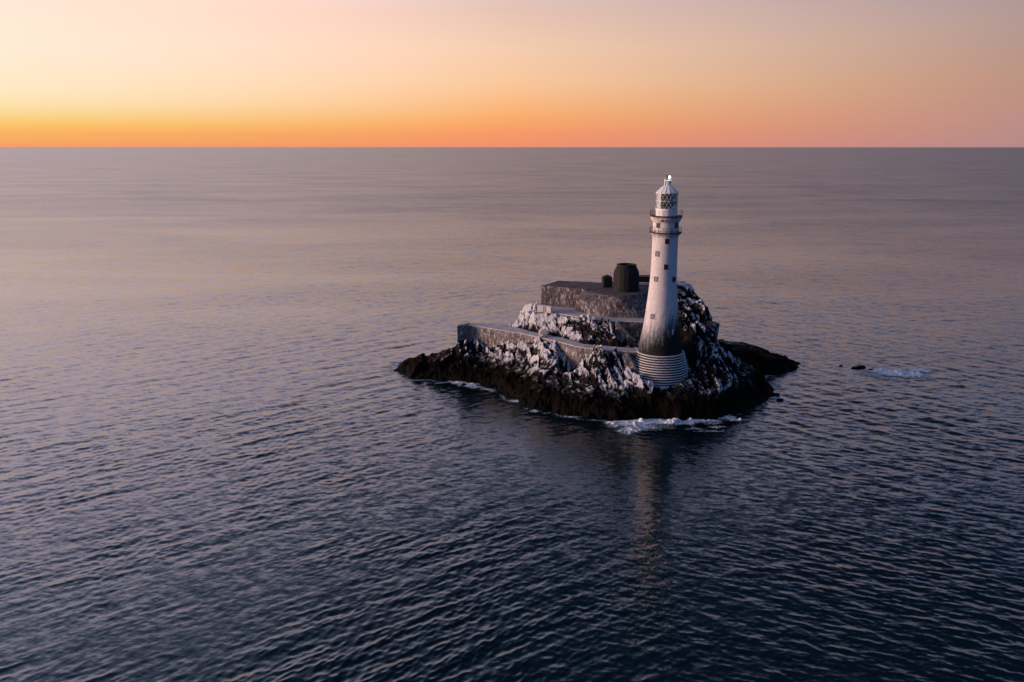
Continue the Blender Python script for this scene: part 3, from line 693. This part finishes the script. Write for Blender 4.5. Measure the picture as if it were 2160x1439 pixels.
# windows
def window(px, py, w_, h_, mat, zoff=0):
    r = 3.1
    for _ in range(4):
        x, y, z = GD(px, py, TY-r*.9)
        r = rsh(z)
    s = max(-.93, min(.93, (x-TX)/r)); phi = math.asin(s)   # angle from the camera-facing side
    for _ in range(3):
        x, y, z = GD(px, py, TY-r*math.cos(phi)); r = rsh(z); phi = math.asin(max(-.95, min(.95, (x-TX)/r)))
    wn = empty('window', ((r-.02)*math.sin(phi), -(r-.02)*math.cos(phi), z-5.0)); wn.parent = lh; wn.rotation_euler = (0, 0, phi)
    for (sx_, sz_, cx_, cz_) in ((w_+.2,.12,0,h_/2+.05),(w_+.3,.14,0,-h_/2-.05),(.1,h_-.02,-w_/2-.05,0),(.1,h_-.02,w_/2+.05,0)):
        link('frame', box('frame', sx_, .22, sz_, .015, (cx_, 0, cz_)), M_frame, wn)
    link('pane' if mat is M_pane else 'shutter', box('pn', w_-.01, .06, h_-.01, 0, (0, -.035, 0)), mat, wn)
    if mat is M_pane:
        link('glazing_bar', box('gb2', .05, .03, h_-.02, 0, (0, -.08, 0)), M_frame, wn)
window(1407.5, 509.5, .88, 1.05, M_pane); window(1386.5, 535.5, .85, 1.05, M_shut); window(1405, 563.5, .88, 1.05, M_pane)
window(1383.5, 589, .85, 1.0, M_shut); window(1421.5, 589.5, .9, 1.05, M_pane); window(1376, 668, .85, 1.0, M_shut)
window(1388.5, 475.5, .8, .95, M_pane); window(1426.5, 475.5, .9, .95, M_pane)
# pale slot, wall brackets and cable
x, y, z = GD(1419.5, 703, TY-4.0); r = rsh(z); phi = math.asin((x-TX)/r)
o = link('door_panel', box('dp', .28, .1, 1.9, .02), M_lip, lh); o.location = (r*math.sin(phi), -r*math.cos(phi), z-5.0); o.rotation_euler = (0,0,phi)
for px_, py_ in ((1377.5,504.5),(1379,534),(1376,585),(1371,630)):
    x, y, z = GD(px_, py_, TY-1.2); r = rsh(z)
    o = link('bracket', box('bk', .55, .07, .07, .01), M_rust, lh); a = -math.asin(min(.95, (TX-x)/r)); o.location = ((r+.05)*math.sin(a), -(r+.05)*math.cos(a), z-5.0); o.rotation_euler = (0,0,a)
link('cable', tube('cable', [(-rsh(z)*.97-.06, -rsh(z)*.22, z-5.0) for z in np.arange(13.4, 24, .6)], .03, 4), M_frame, lh)
x, y, z = GD(1397, 466, TY-3.2); o = link('flood_lamp', box('fl', .5, .35, .4, .06), M_iron, lh); o.location = (x-TX, -3.55, z-5.0)

# ------------------------------------------------------------------ loose rocks
def put(px, py, z, size, label, mat=M_rock, seed=1, **k):
    x, y = G(px, py, z); boulder('boulder', (x, y, z), size, label, mat, seed, group='loose boulders on the islet', **k)
put(1147, 702, 14.2, (1.5,1.2,1.15), 'smooth pale boulder lying at the back of the walkway', M_pale, 3)
put(1486, 671, 18.4, (1.3,1.3,1.6), 'upright pale block wedged in the cliff right of the lighthouse', M_pale, 5)
put(1148, 716, 12.6, (1.0,.9,1.5), 'dark pointed boulder sticking up at the walkway front edge', M_rock, 8)
put(1163, 722, 12.4, (1.3,1.0,1.0), 'whitened angular boulder against the walkway edge, right of the pointed one', M_rock, 9)
x, y = G(1503, 690, 17)
o = link('concrete_block', box('cb', 1.9, 3.2, 4.6, .12), M_dark); o.location = (x, y+.5, 15.9); o.rotation_euler = (R(3), R(4), R(28)); tag(o, 'tilted square concrete block on the right edge of the cliff', 'concrete block')
def wet(px, py, size, label, seed):
    x, y = G(px, py, 0); boulder('rock', (x, y, size[2]*.15), size, label, M_rock, seed, cat='rock', group='rocks awash round the islet', rotz=.2)
wet(1809, 776, (2.6,1.0,.62), 'low black wave-washed rock, largest of three off the right point', 21)
wet(1774, 772, (.6,.45,.42), 'tiny black rock awash left of the larger washed rock', 22)
wet(1836, 781, (1.5,.6,.36), 'flat black rock touching the white surf off the right point', 23)
wet(1645, 845, (1.2,.6,.45), 'thin black rock just off the right shore of the islet', 24)
wet(978, 813, (.9,.7,.8), 'small dark rock in the surf below the left pier', 25)
wet(1637, 834, (1.3,.8,.7), 'dark wet rock at the jagged right shore', 26)

# ------------------------------------------------------------------ surf
def foam(name_label, blobs, spray=0., seed=0):
    """blobs: (px, py, rx m, ry m, density)"""
    C = [(*G(px, py, 0), rx, ry, d) for px, py, rx, ry, d in blobs]
    x0 = min(c[0]-c[2]*1.5 for c in C); x1 = max(c[0]+c[2]*1.5 for c in C); y0 = min(c[1]-c[3]*1.5 for c in C); y1 = max(c[1]+c[3]*1.5 for c in C)
    X, Y = np.meshgrid(np.arange(x0, x1, .13), np.arange(y0, y1, .13)); d = np.zeros_like(X)-1
    wx = X+.9*fbm(X/2.2, Y/2.2, 4, 200+seed); wy = Y+.9*fbm(X/2.2+4, Y/2.2, 4, 210+seed)
    for cx, cy, rx, ry, k in C:
        q = ((wx-cx)/rx)**2+((wy-cy)/ry)**2; d = np.maximum(d, k*(1-q*.8))
    z, dx, dy = waves(X, Y, row_gap(Y)); dd = np.clip(d, 0, 1)
    z = z+.07+dd*.25*(fbm(X/.7, Y/.7, 4, 220)+.5)
    if spray: z = z+spray*np.clip(dd-.3, 0, 1)*ss(fbm(X/1.5, Y/2.4, 3, 230+seed), .1, .7)*1.8
    P = np.stack([X+dx, Y+dy, z], -1); kk = d > -.25; keep = kk[:-1,:-1]&kk[1:,1:]
    o = link('surf', gridmesh('surf', P, keep, True, {'foam': d}), M_foam); tag(o, name_label, None, None, 'stuff')
foam('white surf breaking on the rocks below the lighthouse', [(1320,893,4.6,2.0,1.05),(1350,892,3.9,2.5,1.05),(1385,890,4.4,2.2,1.0),(1345,900,6.5,2.6,.45),(1425,892,4.8,1.8,1.05),(1335,908,3.0,1.9,.8),(1322,914,1.5,1.2,.5),(1300,900,2.5,.8,.45),(1362,903,3.5,.9,.4)], .75, 1)
foam('curling white foam ring off the right end of the front rocks', [(1450,888,3.8,1.8,1.05),(1480,888,4.7,1.5,1.),(1500,893,2.5,.8,.45),(1514,902,2.2,.9,.55),(1498,910,3.2,.6,.45),(1462,905,2.2,.7,.3)], .7, 2)
foam('small white splash at the right front shore', [(1535,882,2.6,1.2,.7),(1555,885,3.2,.8,.55),(1537,876,1.0,1.0,.8)], 1.0, 3)
foam('white surf patch under the left pier rocks', [(968,807,2.8,1.8,.9),(990,812,3.,2.,1.0),(1005,817,2.,1.4,.6),(1030,805,2.6,1.4,.65),(1047,806,2.,1.,.5),(1060,818,2.5,.8,.35)], .35, 4)
foam('thin foam at the cove mouth', [(1080,846,1.6,1.2,.55),(1090,848,1.4,1.6,.6),(1130,868,1.4,.7,.55),(1205,880,2.4,.5,.45)], .3, 5)
foam('long low breaker beside the washed rocks off the right point', [(1858,783,4.6,2.6,1.0),(1885,788,5,3.4,1.2),(1915,790,5,3.2,1.2),(1940,782,4,2.4,1.0),(1870,790,7,2.5,.5),(1926,795,5,2,.6)], .5, 6)
foam('foam lapping the tip of the right reef', [(1655,784,3.6,1.2,.5),(1642,787,2.4,1.,.4),(1632,840,1.6,1.2,.6)], .2, 7)
foam('faint foam line along the left reef tip', [(875,802,3,.6,.2),(935,808,3.5,.8,.3)], .1, 8)

def wash():
    """thin broken wash all along the seaward foot of the rock"""
    st = .2; X, Y = np.meshgrid(np.arange(-42, 90, st), np.arange(172, 232, st))
    wx = X+1.6*fbm(X/7., Y/7., 4, 3)+.9*fbm(X/1.9, Y/1.9, 3, 9); wy = Y+1.6*fbm(X/7.+9, Y/7., 4, 4)+.9*fbm(X/1.9, Y/1.9+5, 3, 8)
    s = sdist(wx, wy, SHORE); g = fbm(X/6., Y/6., 3, 300)
    d = .14+.85*g-np.abs(s+.5)*.55
    z, dx, dy = waves(X, Y, row_gap(Y)); z = z+.06
    P = np.stack([X+dx, Y+dy, z], -1); kk = (d > -.75) & (s > -3) & (s < 1.6); keep = kk[:-1,:-1]&kk[1:,1:]
    tag(link('wash', gridmesh('wash', P, keep, True, {'foam': d}), M_foam), 'thin broken wash of foam along the foot of the islet', None, None, 'stuff')
wash()
